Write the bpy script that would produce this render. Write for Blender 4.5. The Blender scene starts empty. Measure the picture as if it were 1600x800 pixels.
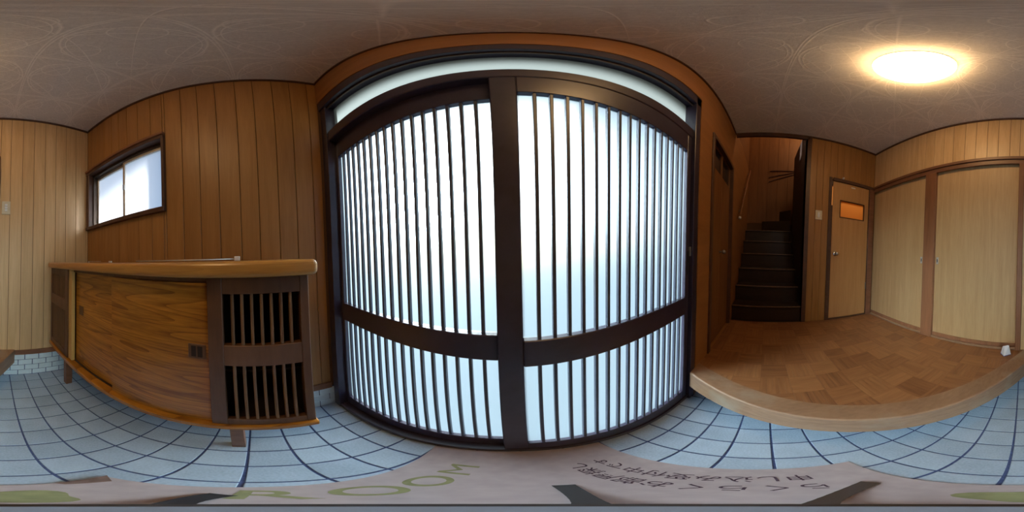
import bpy, bmesh, math, random
from mathutils import Vector, Matrix
random.seed(4)
R = math.radians
sc = bpy.context.scene
COL = sc.collection
H = 1.121                       # height of the camera above the tiled entrance floor

# ------------------------------------------------------------------ camera
cd = bpy.data.cameras.new('camera')
cd.type = 'PANO'
try:
    cd.panorama_type = 'EQUIRECTANGULAR'
except Exception:
    pass
try:
    cd.cycles.panorama_type = 'EQUIRECTANGULAR'
except Exception:
    pass
cd.clip_start = 0.01
cam = bpy.data.objects.new('camera', cd)
COL.objects.link(cam)
ux, uy, yaw = R(-1.2), R(-1.8), R(-0.6)
lean = Matrix.Rotation(math.hypot(ux, uy), 3, Vector((-uy, ux, 0)).normalized())
V = Matrix.Rotation(-yaw, 3, 'Z') @ lean
m = (V.transposed() @ Matrix.Rotation(R(90), 3, 'X')).to_4x4()
m.translation = (0, 0, H)
cam.matrix_world = m
sc.camera = cam

# ------------------------------------------------------------------ world, sun, exposure
world = bpy.data.worlds.new('world')
sc.world = world
world.use_nodes = True
wn = world.node_tree
wn.nodes.clear()
wo = wn.nodes.new('ShaderNodeOutputWorld')
bg = wn.nodes.new('ShaderNodeBackground')
sky = wn.nodes.new('ShaderNodeTexSky')
sky.sky_type = 'NISHITA'
sky.sun_disc = False
sky.sun_elevation = R(34)
sky.sun_rotation = R(-8)
sky.air_density = 1.0
sky.dust_density = 3.0
bg.inputs['Strength'].default_value = 0.34
wn.links.new(sky.outputs[0], bg.inputs[0])
wn.links.new(bg.outputs[0], wo.inputs[0])

sd = bpy.data.lights.new('sun', 'SUN')
sd.energy = 16.0
sd.angle = R(6)
sd.color = (1.0, 0.97, 0.93)
sun = bpy.data.objects.new('sun', sd)
COL.objects.link(sun)
el, az = R(15), R(-22)
sun_dir = Vector((math.sin(az) * math.cos(el), math.cos(az) * math.cos(el), math.sin(el)))
sun.rotation_euler = sun_dir.to_track_quat('Z', 'Y').to_euler()
sun.location = sun_dir * 12

sc.view_settings.view_transform = 'Standard'
sc.view_settings.look = 'None'
sc.view_settings.gamma = 1.0
sc.view_settings.use_curve_mapping = False
sc.view_settings.exposure = 0.0
sc.cycles.use_denoising = True
sc.cycles.max_bounces = 10
sc.cycles.diffuse_bounces = 6
sc.cycles.glossy_bounces = 4
sc.cycles.transmission_bounces = 6
sc.cycles.transparent_max_bounces = 8
sc.cycles.sample_clamp_indirect = 6.0
sc.cycles.caustics_reflective = False

# ------------------------------------------------------------------ materials
def nm(name):
    mt = bpy.data.materials.new(name)
    mt.use_nodes = True
    nt = mt.node_tree
    return mt, nt, nt.nodes['Principled BSDF'], nt.nodes.new, nt.links.new

def math_n(nt, op, a, b=None, c=None):
    n = nt.nodes.new('ShaderNodeMath')
    n.operation = op
    for i, v in enumerate((a, b, c)):
        if v is None:
            continue
        if isinstance(v, (int, float)):
            n.inputs[i].default_value = v
        else:
            nt.links.new(v, n.inputs[i])
    return n.outputs[0]

def wood(name, dark, light, stretch=(18, 18, 1.2), rough=0.42, grain=0.5, ring=0.0, vary=0.12, bump=0.08, wear=None):
    mt, nt, bs, new, link = nm(name)
    geo = new('ShaderNodeNewGeometry')
    oi = new('ShaderNodeObjectInfo')
    off = new('ShaderNodeVectorMath'); off.operation = 'SCALE'
    off.inputs[0].default_value = (3.1, 5.7, 9.3)
    link(oi.outputs['Random'], off.inputs['Scale'])
    add = new('ShaderNodeVectorMath'); add.operation = 'ADD'
    link(geo.outputs['Position'], add.inputs[0]); link(off.outputs[0], add.inputs[1])
    mp = new('ShaderNodeMapping'); mp.inputs['Scale'].default_value = stretch
    link(add.outputs[0], mp.inputs['Vector'])
    n1 = new('ShaderNodeTexNoise'); n1.inputs['Scale'].default_value = 1.0
    n1.inputs['Detail'].default_value = 6; n1.inputs['Roughness'].default_value = 0.62
    n1.inputs['Distortion'].default_value = 0.6
    link(mp.outputs[0], n1.inputs['Vector'])
    mp2 = new('ShaderNodeMapping'); mp2.inputs['Scale'].default_value = tuple(s * 6 for s in stretch)
    link(add.outputs[0], mp2.inputs['Vector'])
    n2 = new('ShaderNodeTexNoise'); n2.inputs['Scale'].default_value = 1.0; n2.inputs['Detail'].default_value = 3
    link(mp2.outputs[0], n2.inputs['Vector'])
    f = math_n(nt, 'MULTIPLY', n1.outputs[0], 1 - grain * 0.5)
    g = math_n(nt, 'MULTIPLY', n2.outputs[0], grain * 0.5)
    f = math_n(nt, 'ADD', f, g)
    if ring > 0:
        mp3 = new('ShaderNodeMapping'); mp3.inputs['Scale'].default_value = tuple(s * 0.35 for s in stretch)
        link(add.outputs[0], mp3.inputs['Vector'])
        n3 = new('ShaderNodeTexNoise'); n3.inputs['Scale'].default_value = 1.0; n3.inputs['Detail'].default_value = 1.0
        link(mp3.outputs[0], n3.inputs['Vector'])
        r_ = math_n(nt, 'MULTIPLY', n3.outputs[0], 16.0)
        r_ = math_n(nt, 'FRACT', r_)
        r_ = math_n(nt, 'POWER', r_, 3.0)
        r_ = math_n(nt, 'MULTIPLY', r_, ring)
        f = math_n(nt, 'SUBTRACT', f, r_)
        f = math_n(nt, 'ADD', f, ring * 0.25)
    v = math_n(nt, 'SUBTRACT', oi.outputs['Random'], 0.5)
    v = math_n(nt, 'MULTIPLY', v, vary)
    f = math_n(nt, 'ADD', f, v)
    cr = new('ShaderNodeValToRGB')
    cr.color_ramp.elements[0].position = 0.33; cr.color_ramp.elements[0].color = (*dark, 1)
    cr.color_ramp.elements[1].position = 0.66; cr.color_ramp.elements[1].color = (*light, 1)
    link(f, cr.inputs[0])
    out = cr.outputs[0]
    if wear:
        nw = new('ShaderNodeTexNoise'); nw.inputs['Scale'].default_value = 5; nw.inputs['Detail'].default_value = 6
        link(geo.outputs['Position'], nw.inputs['Vector'])
        wr = new('ShaderNodeMapRange'); wr.inputs[1].default_value = 0.52; wr.inputs[2].default_value = 0.72
        link(nw.outputs[0], wr.inputs[0])
        mx = new('ShaderNodeMix'); mx.data_type = 'RGBA'
        link(wr.outputs[0], mx.inputs[0]); link(out, mx.inputs[6]); mx.inputs[7].default_value = (*wear, 1)
        out = mx.outputs[2]
    link(out, bs.inputs['Base Color'])
    bs.inputs['Roughness'].default_value = rough
    bp = new('ShaderNodeBump'); bp.inputs['Strength'].default_value = bump; bp.inputs['Distance'].default_value = 0.002
    link(n2.outputs[0], bp.inputs['Height']); link(bp.outputs[0], bs.inputs['Normal'])
    return mt

def plain(name, col, rough=0.5, metal=0.0, noise=0.0, scale=60, spec=None, bump=0.0):
    mt, nt, bs, new, link = nm(name)
    bs.inputs['Roughness'].default_value = rough
    bs.inputs['Metallic'].default_value = metal
    if spec is not None:
        bs.inputs['Specular IOR Level'].default_value = spec
    geo = new('ShaderNodeNewGeometry')
    n = new('ShaderNodeTexNoise'); n.inputs['Scale'].default_value = scale; n.inputs['Detail'].default_value = 4
    link(geo.outputs['Position'], n.inputs['Vector'])
    mr = new('ShaderNodeMapRange'); mr.inputs[3].default_value = 1 - noise; mr.inputs[4].default_value = 1 + noise
    mr.inputs[1].default_value = 0.3; mr.inputs[2].default_value = 0.7
    link(n.outputs[0], mr.inputs[0])
    mx = new('ShaderNodeVectorMath'); mx.operation = 'SCALE'; mx.inputs[0].default_value = col
    link(mr.outputs[0], mx.inputs['Scale']); link(mx.outputs[0], bs.inputs['Base Color'])
    if bump:
        bp = new('ShaderNodeBump'); bp.inputs['Strength'].default_value = bump; bp.inputs['Distance'].default_value = 0.001
        link(n.outputs[0], bp.inputs['Height']); link(bp.outputs[0], bs.inputs['Normal'])
    return mt

M = {}
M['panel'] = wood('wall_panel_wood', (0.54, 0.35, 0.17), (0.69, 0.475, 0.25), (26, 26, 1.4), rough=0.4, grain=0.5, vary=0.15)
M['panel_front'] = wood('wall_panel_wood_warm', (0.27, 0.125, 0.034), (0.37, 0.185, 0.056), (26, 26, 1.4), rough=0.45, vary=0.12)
M['front_board'] = wood('front_wall_board', (0.23, 0.095, 0.028), (0.33, 0.145, 0.045), (2, 14, 14), rough=0.45, vary=0.0)
M['groove'] = plain('groove_backing_wood', (0.10, 0.05, 0.02), 0.8)  # dark brown backing behind the board gaps and parquet joints
M['trim_dark'] = wood('dark_stained_trim', (0.050, 0.022, 0.014), (0.095, 0.045, 0.028), (8, 8, 8), rough=0.45)
M['trim'] = wood('brown_stained_trim', (0.15, 0.062, 0.030), (0.24, 0.105, 0.055), (3, 3, 14), rough=0.45)
M['post'] = wood('reddish_post_wood', (0.17, 0.068, 0.028), (0.26, 0.11, 0.05), (20, 20, 1.5), rough=0.5)
M['kamachi'] = wood('step_beam_wood', (0.19, 0.10, 0.055), (0.31, 0.185, 0.11), (10, 4, 40), rough=0.45, grain=0.6, wear=(0.32, 0.245, 0.18))
M['door_ply'] = wood('sliding_door_plywood', (0.46, 0.295, 0.135), (0.58, 0.39, 0.20), (30, 30, 1.3), rough=0.5, grain=0.7, vary=0.05)
M['door_ply_dark'] = wood('hall_door_plywood', (0.42, 0.22, 0.08), (0.53, 0.30, 0.12), (30, 30, 1.3), rough=0.45, grain=0.6, vary=0.05)
M['cab'] = wood('cabinet_zelkova', (0.20, 0.066, 0.006), (0.50, 0.205, 0.022), (9, 2.2, 26), rough=0.33, grain=0.75, ring=0.22, vary=0.06)
M['cab_dark'] = wood('cabinet_dark_frame', (0.085, 0.034, 0.014), (0.15, 0.065, 0.026), (16, 16, 2), rough=0.45)
M['cab_slat'] = wood('cabinet_slat', (0.12, 0.055, 0.022), (0.20, 0.10, 0.04), (20, 20, 2), rough=0.5)
M['cab_edge'] = wood('cabinet_pale_edge', (0.50, 0.29, 0.07), (0.62, 0.38, 0.12), (20, 20, 2), rough=0.5)
M['counter'] = wood('counter_wood', (0.36, 0.155, 0.03), (0.52, 0.25, 0.055), (30, 2.0, 30), rough=0.28, grain=0.6, ring=0.14)
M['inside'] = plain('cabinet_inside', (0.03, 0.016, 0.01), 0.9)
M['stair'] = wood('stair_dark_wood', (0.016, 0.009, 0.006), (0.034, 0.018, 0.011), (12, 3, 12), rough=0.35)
M['nosing'] = plain('tread_edge_highlight', (0.20, 0.12, 0.08), 0.35, noise=0.3, scale=30)  # paler colour paints the highlight along the tread edges
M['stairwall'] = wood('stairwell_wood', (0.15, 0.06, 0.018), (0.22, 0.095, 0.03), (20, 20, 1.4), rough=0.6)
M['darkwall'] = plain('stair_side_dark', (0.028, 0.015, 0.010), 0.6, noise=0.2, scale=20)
M['tile'] = None
M['grout'] = plain('floor_grout', (0.065, 0.095, 0.22), 0.9, noise=0.25, scale=90)
M['brick_tile'] = plain('glazed_white_tile', (0.64, 0.76, 0.82), 0.22, noise=0.05, scale=25)
M['door_dark'] = wood('entrance_dark_aluminium', (0.026, 0.021, 0.040), (0.046, 0.036, 0.066), (6, 6, 6), rough=0.34, bump=0.03)
M['bar'] = plain('lattice_bar_dark', (0.055, 0.062, 0.095), 0.4, noise=0.1)
M['alu'] = plain('aluminium', (0.62, 0.63, 0.63), 0.45, 0.7, noise=0.08)
M['bronze'] = plain('bronze_aluminium', (0.10, 0.075, 0.06), 0.4, 0.6, noise=0.1)
M['chrome'] = plain('chrome', (0.72, 0.72, 0.70), 0.15, 1.0)
M['plastic'] = plain('ivory_plastic', (0.62, 0.56, 0.42), 0.4, noise=0.04)
M['white'] = plain('white_plastic', (0.75, 0.77, 0.78), 0.4)
M['paper'] = plain('white_paper', (0.78, 0.83, 0.92), 0.8, noise=0.03)
M['ink'] = plain('blue_print', (0.10, 0.10, 0.35), 0.8)
M['faint_ink'] = plain('pale_grey_print', (0.42, 0.50, 0.56), 0.8)
M['cardboard'] = plain('pinkish_cardboard', (0.42, 0.36, 0.38), 0.9, noise=0.07, scale=30, bump=0.1)
M['cardboard_edge'] = plain('cardboard_edge_brown', (0.25, 0.16, 0.135), 0.9, noise=0.15)
M['print_dark'] = plain('dark_brown_print', (0.055, 0.03, 0.05), 0.9)
M['print_green'] = plain('olive_green_print', (0.23, 0.235, 0.12), 0.9, noise=0.15, scale=40)
M['black'] = plain('black_matte_metal', (0.012, 0.012, 0.016), 0.42)
M['grey_cap'] = plain('blue_grey_cap', (0.16, 0.19, 0.25), 0.5)
M['darkglass'] = plain('dark_glass', (0.012, 0.010, 0.014), 0.12)
M['ext'] = plain('exterior_mortar', (0.45, 0.43, 0.40), 0.9, noise=0.1, scale=8)
M['ground'] = plain('outside_concrete', (0.12, 0.135, 0.15), 0.9, noise=0.15, scale=6)
M['screw'] = plain('dull_steel', (0.3, 0.3, 0.3), 0.4, 0.8)

def tile_mat():
    mt, nt, bs, new, link = nm('grey_blue_floor_tile')
    geo = new('ShaderNodeNewGeometry'); oi = new('ShaderNodeObjectInfo')
    n = new('ShaderNodeTexNoise'); n.inputs['Scale'].default_value = 160; n.inputs['Detail'].default_value = 5
    link(geo.outputs['Position'], n.inputs['Vector'])
    n2 = new('ShaderNodeTexNoise'); n2.inputs['Scale'].default_value = 9; n2.inputs['Detail'].default_value = 4
    link(geo.outputs['Position'], n2.inputs['Vector'])
    f = math_n(nt, 'MULTIPLY', n.outputs[0], 0.5)
    f = math_n(nt, 'ADD', f, math_n(nt, 'MULTIPLY', n2.outputs[0], 0.35))
    f = math_n(nt, 'ADD', f, math_n(nt, 'MULTIPLY', oi.outputs['Random'], 0.15))
    cr = new('ShaderNodeValToRGB')
    cr.color_ramp.elements[0].position = 0.35; cr.color_ramp.elements[0].color = (0.31, 0.42, 0.56, 1)
    cr.color_ramp.elements[1].position = 0.66; cr.color_ramp.elements[1].color = (0.46, 0.60, 0.76, 1)
    link(f, cr.inputs[0]); link(cr.outputs[0], bs.inputs['Base Color'])
    bs.inputs['Roughness'].default_value = 0.5
    bp = new('ShaderNodeBump'); bp.inputs['Strength'].default_value = 0.15; bp.inputs['Distance'].default_value = 0.001
    link(n.outputs[0], bp.inputs['Height']); link(bp.outputs[0], bs.inputs['Normal'])
    return mt
M['tile'] = tile_mat()

def parquet_mat():
    # grain runs along the local x axis of each block (blocks are turned 90 degrees in turn)
    mt, nt, bs, new, link = nm('parquet_oak')
    tc = new('ShaderNodeTexCoord'); oi = new('ShaderNodeObjectInfo')
    off = new('ShaderNodeVectorMath'); off.operation = 'SCALE'; off.inputs[0].default_value = (7, 13, 1)
    link(oi.outputs['Random'], off.inputs['Scale'])
    add = new('ShaderNodeVectorMath'); add.operation = 'ADD'
    link(tc.outputs['Object'], add.inputs[0]); link(off.outputs[0], add.inputs[1])
    mp = new('ShaderNodeMapping'); mp.inputs['Scale'].default_value = (7, 60, 7)
    link(add.outputs[0], mp.inputs['Vector'])
    n = new('ShaderNodeTexNoise'); n.inputs['Scale'].default_value = 1; n.inputs['Detail'].default_value = 5
    link(mp.outputs[0], n.inputs['Vector'])
    sp = new('ShaderNodeSeparateXYZ'); link(tc.outputs['Object'], sp.inputs[0])
    s = math_n(nt, 'FLOOR', math_n(nt, 'DIVIDE', sp.outputs[1], 0.0294))
    wnz = new('ShaderNodeTexWhiteNoise'); wnz.noise_dimensions = '2D'
    cb = new('ShaderNodeCombineXYZ'); link(s, cb.inputs[0]); link(oi.outputs['Random'], cb.inputs[1])
    link(cb.outputs[0], wnz.inputs['Vector'])
    f = math_n(nt, 'ADD', math_n(nt, 'MULTIPLY', n.outputs[0], 0.5),
               math_n(nt, 'ADD', math_n(nt, 'MULTIPLY', wnz.outputs[0], 0.16), math_n(nt, 'MULTIPLY', oi.outputs['Random'], 0.3)))
    cr = new('ShaderNodeValToRGB')
    cr.color_ramp.elements[0].position = 0.22; cr.color_ramp.elements[0].color = (0.16, 0.062, 0.022, 1)
    cr.color_ramp.elements[1].position = 0.80; cr.color_ramp.elements[1].color = (0.34, 0.155, 0.06, 1)
    link(f, cr.inputs[0]); link(cr.outputs[0], bs.inputs['Base Color'])
    bs.inputs['Roughness'].default_value = 0.42
    return mt
M['parquet'] = parquet_mat()

def ceiling_mat():
    mt, nt, bs, new, link = nm('embossed_ceiling_paper')
    geo = new('ShaderNodeNewGeometry'); sp = new('ShaderNodeSeparateXYZ'); link(geo.outputs['Position'], sp.inputs[0])
    P = 0.46
    def cell(o, shift):
        a = math_n(nt, 'ADD', o, 20 * P + shift)
        a = math_n(nt, 'MODULO', a, P)
        return math_n(nt, 'SUBTRACT', a, P / 2)
    x, y = cell(sp.outputs[0], 0.1), cell(sp.outputs[1], 0.05)
    def line(v, w):      # 1 where |v| < w, soft
        a = math_n(nt, 'ABSOLUTE', v)
        r = new('ShaderNodeMapRange'); r.inputs[1].default_value = 0; r.inputs[2].default_value = w
        r.inputs[3].default_value = 1; r.inputs[4].default_value = 0
        link(a, r.inputs[0]); return r.outputs[0]
    def hyp(x, y):
        return math_n(nt, 'SQRT', math_n(nt, 'ADD', math_n(nt, 'MULTIPLY', x, x), math_n(nt, 'MULTIPLY', y, y)))
    r = hyp(x, y)
    ax, ay = math_n(nt, 'ABSOLUTE', x), math_n(nt, 'ABSOLUTE', y)
    terms = [line(math_n(nt, 'SUBTRACT', r, 0.215), 0.006), line(math_n(nt, 'SUBTRACT', r, 0.200), 0.003)]
    # four small circles set round each cell centre
    bx = math_n(nt, 'SUBTRACT', ax, 0.115); by = math_n(nt, 'SUBTRACT', ay, 0.115)
    r2 = hyp(bx, by)
    terms.append(line(math_n(nt, 'SUBTRACT', r2, 0.062), 0.004))
    # octagon and diagonals
    terms.append(line(math_n(nt, 'SUBTRACT', math_n(nt, 'ADD', ax, ay), 0.225), 0.006))
    terms.append(line(math_n(nt, 'SUBTRACT', ax, ay), 0.003))
    terms.append(line(math_n(nt, 'SUBTRACT', ax, 0.225), 0.005))
    terms.append(line(math_n(nt, 'SUBTRACT', ay, 0.225), 0.005))
    t = terms[0]
    for u in terms[1:]:
        t = math_n(nt, 'MAXIMUM', t, u)
    n = new('ShaderNodeTexNoise'); n.inputs['Scale'].default_value = 95; n.inputs['Detail'].default_value = 6; n.inputs['Roughness'].default_value = 0.7
    link(geo.outputs['Position'], n.inputs['Vector'])
    f = math_n(nt, 'ADD', math_n(nt, 'MULTIPLY', t, 0.42), math_n(nt, 'MULTIPLY', n.outputs[0], 1.0))
    cr = new('ShaderNodeValToRGB')
    cr.color_ramp.elements[0].position = 0.30; cr.color_ramp.elements[0].color = (0.62, 0.60, 0.58, 1)
    cr.color_ramp.elements[1].position = 0.95; cr.color_ramp.elements[1].color = (0.88, 0.85, 0.81, 1)
    link(f, cr.inputs[0]); link(cr.outputs[0], bs.inputs['Base Color'])
    bs.inputs['Roughness'].default_value = 0.75
    bp = new('ShaderNodeBump'); bp.inputs['Strength'].default_value = 0.35; bp.inputs['Distance'].default_value = 0.003
    link(f, bp.inputs['Height']); link(bp.outputs[0], bs.inputs['Normal'])
    return mt
M['ceiling'] = ceiling_mat()

def frosted(name, col, rough, trans_mix, ior=1.25, tcol=None):
    mt, nt, bs, new, link = nm(name)
    nt.nodes.remove(bs)
    out = nt.nodes['Material Output']
    tr = new('ShaderNodeBsdfTranslucent'); tr.inputs['Color'].default_value = (*(tcol or col), 1)
    rf = new('ShaderNodeBsdfRefraction'); rf.inputs['Color'].default_value = (*col, 1)
    rf.inputs['Roughness'].default_value = rough; rf.inputs['IOR'].default_value = ior
    mx = new('ShaderNodeMixShader'); mx.inputs[0].default_value = trans_mix
    link(rf.outputs[0], mx.inputs[1]); link(tr.outputs[0], mx.inputs[2])
    gl = new('ShaderNodeBsdfGlossy'); gl.inputs['Roughness'].default_value = 0.3
    m2 = new('ShaderNodeMixShader'); m2.inputs[0].default_value = 0.04
    link(mx.outputs[0], m2.inputs[1]); link(gl.outputs[0], m2.inputs[2])
    link(m2.outputs[0], out.inputs['Surface'])
    return mt
M['frost'] = frosted('frosted_door_glass', (0.60, 0.76, 0.86), 0.72, 0.25, tcol=(0.24, 0.36, 0.45))
M['frost_transom'] = frosted('ribbed_transom_glass', (0.15, 0.185, 0.19), 0.7, 0.7)
M['frost_window'] = frosted('frosted_window_glass', (0.96, 0.98, 1.0), 0.5, 0.8, ior=1.1)
M['amber'] = frosted('amber_door_glass', (0.85, 0.50, 0.20), 0.7, 0.9)

def clear_mat():
    mt, nt, bs, new, link = nm('clear_outer_face')
    nt.nodes.remove(bs)
    tp = new('ShaderNodeBsdfTransparent'); tp.inputs[0].default_value = (0.96, 0.98, 0.98, 1)
    link(tp.outputs[0], nt.nodes['Material Output'].inputs['Surface'])
    return mt
M['clear'] = clear_mat()

def emit(name, col, s):
    mt, nt, bs, new, link = nm(name)
    bs.inputs['Base Color'].default_value = (0.8, 0.8, 0.8, 1)
    bs.inputs['Emission Color'].default_value = (*col, 1)
    bs.inputs['Emission Strength'].default_value = s
    return mt
M['lamp'] = emit('lit_lamp_dome', (1.0, 0.61, 0.27), 24.0)

# ------------------------------------------------------------------ helpers
# All coordinates below are metres from the lens axis foot; z is given from eye level and raised by H.
WL = {}
def tag(o, label=None, cat=None, group=None, kind=None):
    if label: o['label'] = label
    if cat: o['category'] = cat
    if group: o['group'] = group
    if kind: o['kind'] = kind
    return o

def bx(bm, x0, x1, y0, y1, z0, z1, bev=0.0, seg=1):
    z0 += H; z1 += H
    x0, x1 = sorted((x0, x1)); y0, y1 = sorted((y0, y1)); z0, z1 = sorted((z0, z1))
    r = bmesh.ops.create_cube(bm, size=1.0)
    vs = r['verts']
    for v in vs:
        v.co = Vector(((x0 + x1) / 2 + v.co.x * (x1 - x0), (y0 + y1) / 2 + v.co.y * (y1 - y0), (z0 + z1) / 2 + v.co.z * (z1 - z0)))
    if bev:
        es = set()
        for v in vs:
            es.update(v.link_edges)
        bmesh.ops.bevel(bm, geom=list(es), offset=bev, segments=seg, affect='EDGES', profile=0.5)
    return bm

def B(*a, **k):
    return bx(bmesh.new(), *a, **k)

def prism(bm, pts, z0, z1):
    z0 += H; z1 += H
    n = len(pts)
    lo = [bm.verts.new((p[0], p[1], z0)) for p in pts]
    hi = [bm.verts.new((p[0], p[1], z1)) for p in pts]
    bm.faces.new(hi); bm.faces.new(lo[::-1])
    for i in range(n):
        j = (i + 1) % n
        bm.faces.new((lo[i], lo[j], hi[j], hi[i]))
    bmesh.ops.recalc_face_normals(bm, faces=bm.faces)
    return bm

def tube(bm, p0, p1, r, n=12, r1=None):
    a, b = Vector(p0) + Vector((0, 0, H)), Vector(p1) + Vector((0, 0, H))
    r1 = r if r1 is None else r1
    d = b - a
    q = d.to_track_quat('Z', 'Y').to_matrix().to_4x4()
    mm = Matrix.Translation((a + b) / 2) @ q
    bmesh.ops.create_cone(bm, cap_ends=True, segments=n, radius1=r, radius2=r1, depth=d.length, matrix=mm)
    return bm

def lathe(bm, prof, c, n=32, axis='Z'):
    """prof = [(radius, height)] round a vertical axis through c"""
    rows = []
    for r, h in prof:
        row = []
        if r < 1e-6:
            row = [bm.verts.new((c[0], c[1], c[2] + H + h))]
        else:
            for i in range(n):
                t = 2 * math.pi * i / n
                row.append(bm.verts.new((c[0] + r * math.cos(t), c[1] + r * math.sin(t), c[2] + H + h)))
        rows.append(row)
    for a, b in zip(rows, rows[1:]):
        for i in range(n):
            j = (i + 1) % n
            if len(a) == 1 and len(b) == 1: continue
            if len(a) == 1: bm.faces.new((a[0], b[i], b[j]))
            elif len(b) == 1: bm.faces.new((a[i], a[j], b[0]))
            else: bm.faces.new((a[i], a[j], b[j], b[i]))
    bmesh.ops.recalc_face_normals(bm, faces=bm.faces)
    return bm

def obj(name, bm, mat, parent=None, smooth=False, mats=None):
    lo = Vector((min(v.co.x for v in bm.verts), min(v.co.y for v in bm.verts), min(v.co.z for v in bm.verts)))
    hi = Vector((max(v.co.x for v in bm.verts), max(v.co.y for v in bm.verts), max(v.co.z for v in bm.verts)))
    org = Vector(((lo.x + hi.x) / 2, (lo.y + hi.y) / 2, lo.z))
    bmesh.ops.translate(bm, verts=bm.verts, vec=-org)
    me = bpy.data.meshes.new(name)
    bm.to_mesh(me); bm.free()
    if smooth:
        for p in me.polygons: p.use_smooth = True
    for mt in (mats or [mat]):
        me.materials.append(mt)
    o = bpy.data.objects.new(name, me)
    COL.objects.link(o)
    WL[o.name] = org
    if parent:
        o.parent = parent
        o.location = org - WL[parent.name]
    else:
        o.location = org
    return o

def link_copy(name, src, org, parent, rz=0.0):
    o = bpy.data.objects.new(name, src.data)
    COL.objects.link(o)
    WL[o.name] = Vector(org)
    o.parent = parent
    o.location = Vector(org) - WL[parent.name]
    o.rotation_euler.z = rz
    return o

def empty(name, x, y, z, label=None, cat=None, group=None, kind=None):
    o = bpy.data.objects.new(name, None)
    COL.objects.link(o)
    o.location = (x, y, z + H)
    o.empty_display_size = 0.1
    WL[o.name] = Vector(o.location)
    return tag(o, label, cat, group, kind)

def struct(name, bm, mat, label=None, **k):
    o = obj(name, bm, mat, **k)
    o['kind'] = 'structure'
    if label: o['label'] = label
    return o

def glass_pane(name, x0, x1, y0, y1, z0, z1, mat, parent, inner):
    """a real sheet: frosted on its inner face, clear elsewhere. inner = axis and sign of the inner face"""
    bm = B(x0, x1, y0, y1, z0, z1)
    bm.normal_update()
    ax, sg = inner
    for f in bm.faces:
        f.material_index = 0 if f.normal[ax] * sg > 0.9 else 1
    return obj(name, bm, None, parent, mats=[mat, M['clear']])

# main planes (z from eye level)
XL, XR, YB, YF = -0.816, 1.776, -1.337, 0.379
ZC, ZR, ZG = 1.60, -0.8065, -1.121
nx, ny = math.sin(R(118.57)), math.cos(R(118.57))      # the step runs on the slant
def sx(c, y): return (c - ny * y) / nx
C0, C1 = 0.5056, 0.6156

# ------------------------------------------------------------------ outside ground
struct('ground', B(-12, 12, -12, 14, ZG - 0.40, ZG - 0.20), M['ground'], 'pale concrete ground outside the house')

struct('eave', B(-2.2, 2.6, 0.60, 1.55, 1.34, 1.44), M['ext'], 'roof eave outside over the entrance doors')
# ------------------------------------------------------------------ entrance floor
fl = struct('floor', prism(bmesh.new(), [(XL - 0.02, YB - 0.02), (sx(0.70, YB), YB - 0.02), (sx(0.70, YF), YF + 0.02), (0.86, YF + 0.02), (0.86, 0.52), (XL - 0.02, 0.52)], ZG - 0.20, ZG - 0.004),
            M['grout'], 'sunken entrance floor of grey blue square tiles with dark grout')
PX, PY, GX, GY = 0.1172, 0.1183, 0.0045, -0.406
g = 0.0035
src = None
for i in range(-8, 9):
    for j in range(-9, 9):
        x0, x1 = GX + i * PX + g, GX + (i + 1) * PX - g
        y0, y1 = GY + j * PY + g, GY + (j + 1) * PY - g
        x0c, x1c, y0c, y1c = max(x0, XL), min(x1, 1.0), max(y0, YB), min(y1, 0.403 if x0 < 0.74 else YF)
        if x1c - x0c < 0.008 or y1c - y0c < 0.008: continue
        cs = [nx * a + ny * b for a in (x0c, x1c) for b in (y0c, y1c)]
        if min(cs) > 0.66: continue
        whole = (x0c, x1c, y0c, y1c) == (x0, x1, y0, y1) and max(cs) < 0.66
        if whole and src is not None:
            link_copy('tile', src, ((x0 + x1) / 2, (y0 + y1) / 2, ZG - 0.008 + H), fl)
            continue
        bm = B(x0c, x1c, y0c, y1c, ZG - 0.008, ZG, bev=0.0012)
        if max(cs) > 0.66:
            bmesh.ops.bisect_plane(bm, geom=bm.verts[:] + bm.edges[:] + bm.faces[:], plane_co=(nx * 0.66, ny * 0.66, 0), plane_no=(nx, ny, 0), clear_outer=True)
            ed = [e for e in bm.edges if e.is_boundary]
            if ed: bmesh.ops.holes_fill(bm, edges=ed)
            if len(bm.verts) < 4: bm.free(); continue
        o = obj('tile', bm, M['tile'], fl)
        if whole: src = o

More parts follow.
